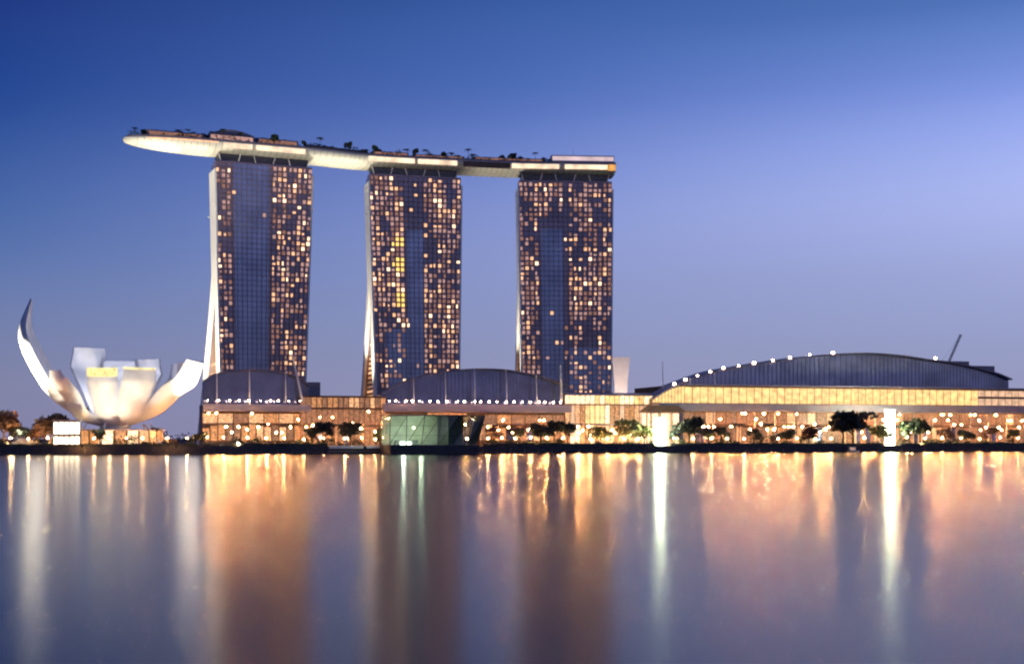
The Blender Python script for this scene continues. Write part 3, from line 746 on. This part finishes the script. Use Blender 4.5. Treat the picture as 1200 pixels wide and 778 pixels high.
mall, fr2, W2 = arched(446, 664, 62, [(446, 461), (465, 450), (490, 441), (520, 435), (556, 432), (590, 433), (620, 438), (645, 445), (664, 452)], 'shopping mall with a low arched roof and white masts before the middle tower', 'shopping_mall', 'shopping mall', 32, 474,
    [('canopy', 474, 483, 'roof_pale', 9.0)], [(482, 444, 476, 0), (519, 436, 476, 0), (553, 432, 476, 0), (590, 433, 476, 0), (625, 439, 476, 0)], (485, 516, 4.2), earth, canopy=(472, 9.5))
x = fr2.X(653); MB().tube((x, -8, fr2.Z(653, 470)), (x, -6, fr2.Z(653, 428)), .8, .6, 8).build('pylon', M['white'], mall)
expo, fr3, W3 = arched(772, 1182, 70, [(772, 458), (800, 447), (840, 434), (880, 427), (920, 421), (960, 416), (1010, 413.5), (1050, 416), (1085, 421), (1110, 424), (1140, 430), (1165, 437), (1182, 444)],
    'wide convention centre with a long arched roof and golden lit gallery', 'convention_centre', 'convention centre', 42, 455,
    [], [(772, 424, 462, 0), (804, 442, 456, 0), (833, 438, 456, 0)], None, earth, lights=[(787, 450), (800, 445), (814, 440.5), (829, 436), (844, 431.5), (862, 429), (880, 425.5), (902, 422.5), (922, 419.5), (945, 416), (972, 413.5), (1092, 420)], wallm='expo_glass')
# stepped roof ridge boxes on the convention roof
for a, b_, y0, y1 in ((1112, 1140, 426, 432), (1142, 1170, 431.5, 438)):
    MB().box(fr3.X(a), fr3.X(b_), 4, 30, fr3.Z(a, y1), fr3.Z(a, y0) + 2.0).build('roof_step', M['roof'], expo)
# golden gallery in front of the convention centre (long terrace running out of the frame)
fr4 = Fr(802, 56); W4 = fr4.X(1330)
gal = empty('lit_gallery', fr4.loc(), SHORE_RZ, 'long golden lit gallery with grey canopy in front of the convention centre', 'gallery')
zt, zb = fr4.Z(980, 453.5), fr4.Z(980, 474)
MB().box(0, W4, 0, 12, 0, zt).build('wall', M['terracotta'], gal)
MB().box(-1, W4, -2.5, 13, zt, zt + .7).build('roof', M['roof_pale'], gal)
n = 64
for i in range(n):
    x0, x1 = W4 * i / n, W4 * (i + 1) / n; px = 802 + 528 * i / n
    if px < 1132: MB().box(x0 + .25, x1 - .25, -.15, -.01, zb + .3, zt - 1.2).build('gallery_window', M['band'], gal)
    else:
        MB().box(x0 + .25, x1 - .25, -.15, -.01, zb + (zt - zb) * .55, zt - 1.2).build('gallery_window', M['band2'], gal)
        MB().box(x0 + .25, x1 - .25, -.15, -.01, zb + .3, zb + (zt - zb) * .42).build('gallery_window', M['band2'], gal)
xw = fr4.X(764); zl = zb + 2.2
def ztop(x): return zl + (zt - zl) * math.sin(math.pi / 2 * (x - xw) / (-xw))
xs_ = [xw + (-.004 - xw) * k / 10 for k in range(11)]
MB().loft([[(x, 0, 0), (x, 12, 0), (x, 12, ztop(x)), (x, 0, ztop(x))] for x in xs_]).build('end_wall', M['terracotta'], gal)
MB().loft([[(x, -2.5, ztop(x)), (x, 13, ztop(x)), (x, 13, ztop(x) + .7), (x, -2.5, ztop(x) + .7)] for x in xs_[:-1] + [-1.003]]).build('end_roof', M['roof_pale'], gal)
for k in range(10):
    x0, x1 = xs_[k] + .2, xs_[k + 1] - .2
    MB().hexa([(x0, -.15, zb + .3), (x1, -.15, zb + .3), (x1, -.01, zb + .3), (x0, -.01, zb + .3)], [(x0, -.15, ztop(x0) - .9), (x1, -.15, ztop(x1) - .9), (x1, -.01, ztop(x1) - .9), (x0, -.01, ztop(x0) - .9)]).build('gallery_window', M['band'], gal)
    MB().box(x0, x1, -.15, -.01, .3, zb - 6).build('shop_window', M[random.choice(earth)], gal)
MB().box(xw, W4, -12, -.3, zb - 5.0, zb - .3).build('canopy', M['canopy'], gal)
zb2 = zb - 5.4; n = 96
for i in range(n):
    x0, x1 = W4 * i / n, W4 * (i + 1) / n
    MB().box(x0 + .3, x1 - .3, -.15, -.01, .3, zb2 * .55).build('shop_window', M[random.choice(earth)], gal)
for i in range(n // 2):
    x0, x1 = W4 * i * 2 / n, W4 * (i + 1) * 2 / n
    MB().box(x0 + .4, x1 - .4, -.15, -.01, zb2 * .66, zb2 - .2).build('upper_window', M[random.choice(['sh_brown', 'sh_dim', 'sh_brown', 'sh_warm'])], gal)
    MB().box(x0 + .6, x1 - .6, -2.6, -.16, zb2 * .57, zb2 * .57 + .4).build('awning', M[random.choice(['brown', 'canopy', 'terracotta'])], gal)
for i in range(24):
    x0 = W4 * i / 24
    MB().box(x0 - .3, x0 + .3, -11.5, -10.9, 0, zb - 5.0).build('column', M['concrete'], gal)

def downlights(root, x0, x1, n, y, z):
    rr = random.Random(n)
    for i in range(n):
        x = x0 + (x1 - x0) * (i + rr.uniform(.1, .9)) / n; zz = z * rr.choice([.42, .5, .58, .66, .8, .97]); yy = y * rr.uniform(.75, 1.0); q_ = rr.uniform(.16, .28)
        rod = MB().tube((x, yy, zz + q_ * .9), (x, yy, z + .72), .06, .06, 5).build('hanging_light', M['metal'], root)
        MB().ball((x, yy, zz), q_, 8, 6).build('bulb', M['downlight'], rod)
        MB().box(x - 1.0, x + 1.0, yy + .45, yy + .55, zz - .8, zz + .7).box(x - 1.0, x + 1.0, yy - .1, yy + .45, zz + .6, zz + .7).build('added_shield', M['metal'], rod)  # plates added behind each bulb to keep its light off the wall
downlights(gal, 0, W4 * .8, 84, -10.2, zb - 5.7)
downlights(theatre, 2, W1 - 2, 14, -8.2, fr1.Z(294, 482) - .7)
downlights(mall, 2, W2 - 2, 32, -8.2, fr2.Z(555, 483) - .7)

# low tan building between the theatre and the mall
fr5 = Fr(352, 58); W5 = fr5.X(452)
lo = empty('tan_arcade', fr5.loc(), SHORE_RZ, 'low tan arcade building between the theatre and the mall', 'arcade')
zt = fr5.Z(400, 465); zm = fr5.Z(400, 478)
MB().box(0, W5, 0, 26, 0, zt).build('wall', M['terracotta'], lo)
MB().box(-.8, W5 + .8, -1.2, 27, zt, zt + .6).build('roof', M['brown'], lo)
for i in range(16):
    x0, x1 = W5 * i / 16, W5 * (i + 1) / 16
    MB().box(x0 + .3, x1 - .3, -.14, -.01, zm + .3, zt - .5).build('clerestory', M[random.choice(['sh_orange', 'sh_brown', 'sh_orange', 'sh_warm'])], lo)
    MB().box(x0 + .3, x1 - .3, -.14, -.01, .3, zm * .5).build('shop_window', M[random.choice(earth)], lo)
    MB().box(x0 + .3, x1 - .3, -.14, -.01, zm * .58, zm - .8).build('upper_window', M[random.choice(['sh_brown', 'sh_dim', 'sh_brown'])], lo)
MB().box(-.4, W5 + .4, -4, -.16, zm - .6, zm + .1).build('canopy', M['brown'], lo)
MB().box(fr5.X(360), fr5.X(378), 8, 22, zt, fr5.Z(370, 447)).build('plant_room', M['roof'], lo)

downlights(lo, 1, W5 - 1, 12, -3.4, zm - 1.3)
# bright cream hall right of the mall
fr6 = Fr(662, 60); W6 = fr6.X(766)
ha = empty('event_hall', fr6.loc(), SHORE_RZ, 'bright cream lit event hall below the right tower', 'hall')
zt = fr6.Z(710, 463); z1 = fr6.Z(710, 474); z2 = fr6.Z(710, 497)
MB().box(0, W6, 0, 40, 0, zt).build('wall', M['terracotta'], ha)
MB().hexa([(-1, -5, zt), (W6 + 1, -5, zt), (W6 + 1, 41, zt), (-1, 41, zt)], [(1, -3, zt + 1.4), (W6 - 1, -3, zt + 1.4), (W6 - 1, 40, zt + 3), (1, 40, zt + 3)]).build('roof', M['roof_pale'], ha)
n = 18
for i in range(n):
    x0, x1 = W6 * i / n, W6 * (i + 1) / n
    MB().box(x0 + .2, x1 - .2, -.15, -.01, z1 + .4, zt - .3).build('clerestory', M[random.choice(['sh_cream', 'band', 'sh_cream'])], ha)
    MB().box(x0 + .25, x1 - .25, -.15, -.01, z2 + .4, z1 - .5).build('hall_window', M[random.choice(['sh_cream', 'band'] if 4 <= i < 9 else ['sh_warm', 'sh_orange', 'band2'])], ha)
    MB().box(x0 + .25, x1 - .25, -.15, -.01, .3, z2 - .6).build('shop_window', M[random.choice(['sh_warm', 'sh_orange', 'sh_cream', 'sh_brown'])], ha)
MB().box(0, W6, -3, -.16, z2 - .4, z2 + .2).build('awning', M['canopy'], ha)
downlights(ha, 1, W6 - 1, 24, -2.5, z2 - 1.1)
# brown porch over the entrance
fr7 = Fr(757, 40); W7 = fr7.X(802)
po = empty('entrance_porch', fr7.loc(), SHORE_RZ, 'brown roofed entrance porch behind the left white lantern', 'porch')
zt = fr7.Z(778, 483)
MB().hexa([(-1, -2, zt), (W7 + 1, -2, zt), (W7 + 1, 10, zt), (-1, 10, zt)], [(4, 1, zt + 4.2), (W7 - 4, 1, zt + 4.2), (W7 - 4, 8, zt + 4.2), (4, 8, zt + 4.2)]).build('roof', M['brown'], po)
for x in (.5, W7 * .33, W7 * .67, W7 - .5): MB().box(x - .35, x + .35, -.5, .2, 0, zt).build('column', M['terracotta'], po)
for i in range(4):
    MB().box(W7 * (i + .08) / 4, W7 * (i + .92) / 4, 7, 7.15, .2, zt - .6).build('glazing', M['sh_cream'], po)

# white flared tower behind
b0 = P(727, 462, 1060)
ft = empty('flared_tower', (b0.x, b0.y, GZ), 0, 'pale pink flared tower standing right of the right hotel tower', 'tower')
zt = CAMH + (YH - 419) * 1060 / F - GZ
def sq(h_, z): return [(-h_, -h_, z), (h_, -h_, z), (h_, h_, z), (-h_, h_, z)]
MB().loft([sq(4.3, 0), sq(4.3, zt * .45), sq(5.4, zt * .75), sq(6.8, zt - 3)]).build('shaft', M['white'], ft)
MB().loft([sq(6.8, zt - 3), sq(7.0, zt)]).build('crown_band', M['white'], ft)
floodlight((b0.x - 3, b0.y - 40, GZ), (b0.x, b0.y, GZ + zt * .75), 2.2e5, 70, 'small floodlight on the ground lighting the flared tower', (1, .72, .6))

# ------------------------------------------------------------------ faceted glass pavilion standing in the water
frp = Fr(457, -34); Wp = frp.X(568); Kp = S(512, -34).y / F
pv = empty('glass_pavilion', (frp.o.x, frp.o.y, 0), SHORE_RZ, 'dark faceted glass pavilion standing in the water, lit green inside', 'pavilion')
ztp = CAMH + (YH - 487) * Kp; zbp = CAMH + (YH - 521.5) * Kp; wb = frp.X(560)
MB().hexa([(.5, 0, -2), (wb, 0, -2), (wb, 26, -2), (.5, 26, -2)], [(0, -.6, zbp), (wb + .6, -.6, zbp), (wb + .6, 27, zbp), (0, 27, zbp)]).build('plinth', M['stone'], pv)
MB().box(.6, wb - .3, 1, 26, zbp, zbp + .25).build('floor', M['paving'], pv)
xs = [0, .18, .36, .54, .72, .88, 1.0]
bot = [(.2 + (wb - .4) * u, (.2 if i % 2 else 1.6)) for i, u in enumerate(xs)]; top = [(Wp * u, (-1.2 if i % 2 == 0 else .6)) for i, u in enumerate(xs)]
mb = MB()
for i in range(6):
    a, b2, c2, d2 = (*bot[i], zbp + .25), (*bot[i + 1], zbp + .25), (*top[i + 1], ztp), (*top[i], ztp)
    mb.quad(a, b2, c2); mb.quad(a, c2, d2)
mb.quad((*bot[6], zbp + .25), (wb - .2, 26, zbp + .25), (Wp - 1, 26, ztp), (*top[6], ztp)); mb.quad((.2, 26, zbp + .25), (*bot[0], zbp + .25), (*top[0], ztp), (.5, 26, ztp))
mb.build('glass_skin', M['clear'], pv)
mb = MB()
for i in range(7): mb.tube((*bot[i], zbp + .2), (*top[i], ztp), .22, .22, 6)
for i in range(6):
    mb.tube((*bot[i], zbp + .2), (*top[i + 1], ztp), .16, .16, 6)
    for k in (.33, .66):
        mb.tube(Vector((*bot[i], zbp)).lerp(Vector((*top[i], ztp)), k), Vector((*bot[i + 1], zbp)).lerp(Vector((*top[i + 1], ztp)), k), .1, .1, 6)
mb.build('frame', M['metal'], pv)
MB().prism([(0, -.8), (Wp + .1, -1.25), (Wp, 27), (0, 27)], ztp, ztp + .5).build('roof', M['metal'], pv)
MB().box(Wp * .40, Wp * .80, -1.1, 2, ztp + .5, ztp + 1.3).build('roof_light_strip', M['sh_orange'], pv)
MB().box(Wp * .62, Wp * .63, 2, 25, zbp + .25, ztp).build('added_partition', M['metal'], pv)  # wall added inside so the right half of the pavilion stays dark
MB().box(1.0, wb - 1, 25, 25.3, zbp + .25, ztp).build('back_wall', mat('pale_green_wall', (.44, .46, .38), .6), pv)
MB().box(wb * .08, wb * .34, 5, 8, zbp + .25, zbp + 2.6).build('counter', M['white'], pv)
MB().ball((wb * .30, 7, zbp + 9), .7, 8, 6).build('pendant_lamp', lamp_mat('pendant', (1, .9, .45), 9), pv)
MB().box(wb * .14, wb * .26, 4.4, 4.9, zbp + .3, zbp + 1.6).build('display_light', lamp_mat('display', (.95, 1, .75), 8), pv)
def pvp(x, y, z): return Vector((frp.o.x, frp.o.y, 0)) + Vector((U.x, U.y, 0)) * x + Vector((V.x, V.y, 0)) * y + Vector((0, 0, z))
point(pvp(wb * .2, 10, zbp + 4), 6500, (.97, 1, .80), .8); point(pvp(wb * .42, 14, zbp + 8), 4000, (.92, 1, .66), .8)
# footbridge to the quay
MB().box(Wp * .5, Wp * .5 + 4, 27, 34.2, 2.9, 3.3).build('gangway', M['metal'], pv)

# floating landing stage with pale railing, left of the pavilion
frl = Fr(386, -5); Wl = frl.X(450)
ls = empty('landing_stage', (frl.o.x, frl.o.y, 0), SHORE_RZ, 'floating landing stage with pale railing left of the glass pavilion', 'landing stage')
MB().box(0, Wl, 0, 4, -.4, 1.3).build('pontoon', M['stone'], ls)
MB().box(-.1, Wl + .1, -.1, 4.1, 1.3, 1.5).build('deck', M['concrete'], ls)
mb = MB(); mb.box(0, Wl * .62, .1, .22, 2.9, 4.3); mb.box(Wl * .68, Wl, .1, .22, 2.9, 4.3); mb.build('railing_panel', M['white'], ls)
for i in range(12):
    x = Wl * i / 11; MB().box(x, x + .12, .25, .37, 1.5, 4.3).build('railing_post', M['metal'], ls)
for i in range(6):
    x = Wl * (i + .5) / 6; MB().box(x - .3, x + .3, -.08, .09, 4.32, 4.45).build('rail_light', M['sh_cream'], ls)

# ------------------------------------------------------------------ the two bright lanterns
def lantern(px0, px1, y0, label, t=9):
    fr = Fr(px0, t); w = fr.X(px1); h = fr.Z((px0 + px1) / 2, y0)
    r = empty('light_lantern', fr.loc(), SHORE_RZ, label, 'lantern', 'bright lanterns on the quay')
    MB().box(-.4, w + .4, -.4, w * .7 + .4, 0, .5).build('base', M['concrete'], r)
    MB().box(.15, w - .15, .15, w * .7 - .15, .5, h - .6).build('glass_box', M['clear'], r)
    for k_ in range(4): MB().box(w * .2, w * .8, w * .18, w * .52, .8 + (h - 1.6) * k_ / 4, .8 + (h - 1.6) * (k_ + .8) / 4).build('light_core', M['beacon'], r)
    mb = MB()
    for x in (0, w / 3 - .2, w * 2 / 3 - .2, w - .4):
        for y in (0, w * .7 - .4): mb.box(x, x + .4, y, y + .4, .5, h - .6)
    for k in (.2, .4, .6, .8): mb.box(-.05, w + .05, -.05, w * .7 + .05, h * k, h * k + .45)
    mb.build('frame', M['white'], r)
    MB().box(-.6, w + .6, -.6, w * .7 + .6, h - .6, h).build('cap', M['white'], r)
    return r
lantern(769.5, 781, 488, 'left of two bright white lanterns, beside the brown roofed porch')
lantern(1040.5, 1049, 479, 'right of two bright white lanterns, tall and narrow between dark trees')

# ------------------------------------------------------------------ street lamps along the promenade
lamp_px = [12, 33, 56, 110, 128, 148, 167, 196, 219, 243, 262, 290, 312, 333, 356, 380, 404, 424, 440, 572, 588, 604, 622, 641, 660, 676, 692, 712, 731, 748, 790, 812, 834, 852, 872, 893, 912, 934, 955, 974, 1013, 1063, 1084, 1104, 1126, 1148, 1172, 1193]
marks = [(0, 150, 'before the museum', 'the left end'), (150, 232, 'before the right half of the museum', 'the left'), (232, 364, 'before the small theatre', 'the left'), (364, 455, 'before the tan arcade', 'the left'), (455, 662, 'right of the glass pavilion', 'it'),
         (662, 766, 'before the cream event hall', 'the left'), (766, 985, 'between the white lanterns', 'the left'), (985, 1040, 'just left of the right lantern', 'it'), (1040, 1210, 'right of the right lantern', 'it')]
def make_lamp():
    r = bpy.data.objects.new('street_lamp', None); col.objects.link(r)
    MB().tube((0, 0, 0), (0, 0, .5), .2, .14, 8).tube((0, 0, .5), (0, 0, 4.6), .08, .06, 8).build('pole', M['metal'], r)
    MB().ball((0, 0, 4.95), .24, 10, 7).build('globe', M['bulb'], r)
    MB().tube((0, 0, 5.33), (0, 0, 5.5), .3, .06, 8).build('cap', M['metal'], r)
    return r
lp = make_lamp(); first = True; cnt = {}
for px in lamp_px:
    o = lp if first else copy_tree(lp); first = False
    p = S(px, 10.5 + 3 * ((px * 7) % 3)); o.location = (p.x, p.y, GZ)
    o.scale = (1, 1, rnd.uniform(.85, 1.1))
    mk_ = [m_ for m_ in marks if m_[0] <= px < m_[1]][0]; cnt[mk_[2]] = cnt.get(mk_[2], 0) + 1
    tag(o, '%s globe street lamp %s, counted from %s' % (ORD[cnt[mk_[2]] - 1], mk_[2], mk_[3]), 'street lamp', 'globe street lamps on the promenade')
    point((p.x, p.y, GZ + 5.9), 900, (1, .62, .32), .4)

# ------------------------------------------------------------------ trees on the promenade
trees = [('brown', 4, 30, 18, 'bronze lit tree at the left edge, behind the terrace'), ('dark', 22, 34, 12, 'dark tree behind the stepped terrace'), ('brown', 44, 36, 12, 'bronze lit tree behind the terrace, nearest the museum'), ('brown', 60, 30, 17, 'bronze lit tree behind the cream kiosk'),
         ('dark', 117, 13, 9, 'dark tree right of the cream kiosk'), ('palm', 184, 14, 9, 'palm before the museum lobby'), ('dark', 234, 14, 8, 'dark tree between the museum and the theatre'),
         ('dark', 366, 16, 10, 'dark tree before the left end of the tan arcade'), ('dark', 381, 14, 13, 'taller dark tree before the tan arcade'), ('palm', 392, 20, 11, 'palm between the two dark trees of the tan arcade'), ('dark', 411, 15, 13, 'dark tree before the middle of the tan arcade'), ('green', 446, 22, 10, 'green tree behind the left edge of the glass pavilion'),
         ('brown', 579, 20, 11, 'bronze tree just right of the glass pavilion'), ('dark', 608, 18, 10, 'dark tree before the mall, left of the wide dark clump'), ('dark', 634, 16, 13, 'wide dark tree before the mall, left one of the clump'), ('dark', 650, 18, 14, 'wide dark tree before the mall, middle one of the clump'), ('dark', 665, 15, 13, 'wide dark tree before the mall, right one of the clump'),
         ('lit', 704, 26, 11, 'yellow green lit tree before the event hall'), ('lit', 740, 24, 15, 'tall yellow green lit tree left of the entrance porch'), ('lit', 755, 22, 12, 'yellow green lit tree beside the left white lantern'), ('dark', 790, 12, 9, 'small dark tree right of the left white lantern'), ('dark', 808, 14, 17, 'big round dark tree right of the entrance porch'),
         ('green', 830, 16, 10, 'green tree right of the big round dark tree'), ('dark', 846, 16, 11, 'dark tree before the left part of the gallery'), ('palm', 866, 18, 12, 'left palm before the golden gallery'), ('dark', 884, 16, 10, 'dark tree between the two palms of the gallery'), ('palm', 903, 18, 12, 'right palm before the golden gallery'), ('dark', 922, 16, 10, 'dark tree right of the two palms of the gallery'), ('brown', 948, 18, 11, 'bronze tree left of the largest dark tree'),
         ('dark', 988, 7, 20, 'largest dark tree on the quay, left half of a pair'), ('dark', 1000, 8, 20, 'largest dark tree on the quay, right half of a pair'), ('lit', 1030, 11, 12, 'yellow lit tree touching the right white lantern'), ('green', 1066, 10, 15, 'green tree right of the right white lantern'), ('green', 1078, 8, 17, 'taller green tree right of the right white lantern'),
         ('brown', 1108, 18, 11, 'bronze tree before the right part of the gallery'), ('dark', 1132, 18, 10, 'dark tree near the right edge of the promenade'), ('brown', 1160, 18, 11, 'bronze tree near the right edge of the promenade'), ('dark', 1187, 16, 10, 'last dark tree at the right edge of the photo')]
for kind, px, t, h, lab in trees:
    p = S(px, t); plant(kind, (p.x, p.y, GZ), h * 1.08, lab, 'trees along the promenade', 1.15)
for ks in PROTO.values():
    for p in ks:
        if p.name not in used:
            for c in list(p.children): bpy.data.objects.remove(c)
            bpy.data.objects.remove(p)
# low planting in front of the shops
def shrub(r_, h, leaf):
    mb = MB()
    for i in range(4):
        a = r_.uniform(0, 6.28); leaf_cloud(mb, (1.3 * math.cos(a), 1.0 * math.sin(a), r_.uniform(.35, .6) * h), 1.3, 1.2, h * .42, 60, .36, r_, 0)
    mb.tube((0, 0, -.1), (.1, 0, h * .5), .1, .06, 5)
    return mb.build('garden_shrub', leaf)
sr = random.Random(21); SH = [shrub(sr, h, M[l]) for h, l in ((2.6, 'leaf_dark'), (3.6, 'leaf'), (3.0, 'leaf_brown'), (4.6, 'leaf_dark'), (2.2, 'leaf'))]
su = set(); cnt = {}
SM = [(0, 150, 'before the left half of the museum'), (150, 232, 'before the right half of the museum'), (232, 364, 'before the small theatre'), (364, 455, 'before the tan arcade'), (570, 662, 'right of the glass pavilion'), (662, 766, 'before the cream event hall'), (788, 880, 'before the left part of the gallery'), (880, 985, 'before the middle of the gallery'), (1055, 1200, 'right of the right white lantern')]
px = 5.0
while px < 1200:
    mm = [m_ for m_ in SM if m_[0] <= px < m_[1]]
    if mm and not (60 < px < 97):
        k = sr.randrange(len(SH)); o = SH[k] if k not in su else SH[k].copy()
        if k in su: col.objects.link(o)
        su.add(k)
        p = S(px, sr.uniform(11, 34)); o.location = (p.x, p.y, GZ); z_ = sr.uniform(.9, 1.7); o.scale = (z_ * sr.uniform(1, 1.7), z_, z_); o.rotation_euler = (0, 0, sr.uniform(0, 6.28))
        cnt[mm[0][2]] = cnt.get(mm[0][2], 0) + 1
        tag(o, '%s garden shrub %s, counted from the left' % (ORD[cnt[mm[0][2]] - 1], mm[0][2]), 'shrub', 'shrubs in front of the shops')
    px += sr.choice([4, 6, 9, 15, 22])
# small launch moored at the quay below the largest tree
bt = S(1000, -4.2); bo = empty('moored_launch', (bt.x, bt.y, 0), SHORE_RZ, 'small pale launch moored at the quay below the largest dark tree', 'boat')
hullp = [(-4.2, 0), (-3.4, -1.2), (2.2, -1.25), (4.6, 0), (2.2, 1.25), (-3.4, 1.2)]
MB().hexa([(x * .86, y * .7, -.4) for x, y in hullp], [(x, y, 1.1) for x, y in hullp]).build('hull', M['concrete'], bo)
MB().hexa([(-2.6, -.9, 1.1), (1.4, -.9, 1.1), (1.4, .9, 1.1), (-2.6, .9, 1.1)], [(-2.4, -.8, 2.9), (.8, -.8, 2.9), (.8, .8, 2.9), (-2.4, .8, 2.9)]).build('cabin', M['white'], bo)
for i in range(3): MB().box(-2.1 + i * 1.0, -1.4 + i * 1.0, -.93, -.86, 1.75, 2.4).build('window', M['win_warm'], bo)
MB().box(-3.1, 1.6, -1.1, 1.1, 2.9, 3.05).build('canopy', M['white'], bo)
# lamps at the foot of some trees
for px, t, pw in ((738, 20, 2500), (1034, 8, 1800), (56, 24, 1500), (8, 24, 1200), (1080, 4, 900), (704, 20, 1500)):
    p = S(px, t); floodlight((p.x, p.y, GZ), (p.x, p.y + 6, GZ + 8), pw * 4, 110, {738: 'ground spotlight under the tall yellow green lit tree', 1034: 'ground spotlight beside the right white lantern', 56: 'ground spotlight under the bronze lit tree behind the kiosk', 8: 'ground spotlight under the bronze lit tree at the left edge', 1080: 'ground spotlight under the taller green tree', 704: 'ground spotlight under the lit tree before the event hall'}[px], (1, .8, .45), 'ground spotlights under trees')

# ------------------------------------------------------------------ crane behind the convention centre
cb = P(1108, 470, 1350)
cr = empty('tower_crane', (cb.x, cb.y, GZ), 0, 'thin grey crane with raised boom behind the convention roof', 'crane')
ck = 1350 / F
def lattice(p0, p1, r, n):
    mb = MB(); p0, p1 = Vector(p0), Vector(p1); d = (p1 - p0).normalized(); a = d.orthogonal().normalized(); b2 = d.cross(a)
    cs = [a * r + b2 * r, a * r - b2 * r, -a * r - b2 * r, -a * r + b2 * r]
    for c in cs: mb.tube(p0 + c, p1 + c, .22, .22, 5)
    for i in range(n):
        q0, q1 = p0.lerp(p1, i / n), p0.lerp(p1, (i + 1) / n)
        for k in range(4): mb.tube(q0 + cs[k], q1 + cs[(k + 1) % 4], .12, .12, 4)
    return mb
zc = (514 - 434) * ck + CAMH - GZ
lattice((0, 0, 0), (0, 0, zc), 1.0, 20).build('mast', M['rust'], cr)
MB().box(-2, 1.6, -1.5, 1.5, zc, zc + 3).build('cab', M['rust'], cr)
lattice((0.5, 0, zc + 2), (18 * ck, 0, zc + 42 * ck), .8, 14).build('boom', M['rust'], cr)
lattice((-1, 0, zc + 2), (-9, 0, zc + 5), .8, 4).build('counter_jib', M['rust'], cr)
MB().box(-10.5, -7.5, -1.2, 1.2, zc + 1.5, zc + 5).build('counterweight', M['concrete'], cr)
MB().tube((-4, 0, zc + 9), (18 * ck, 0, zc + 42 * ck), .1, .1, 4).tube((-1, 0, zc + 3), (-4, 0, zc + 9), .2, .2, 5).build('stay_cable', M['rust'], cr)
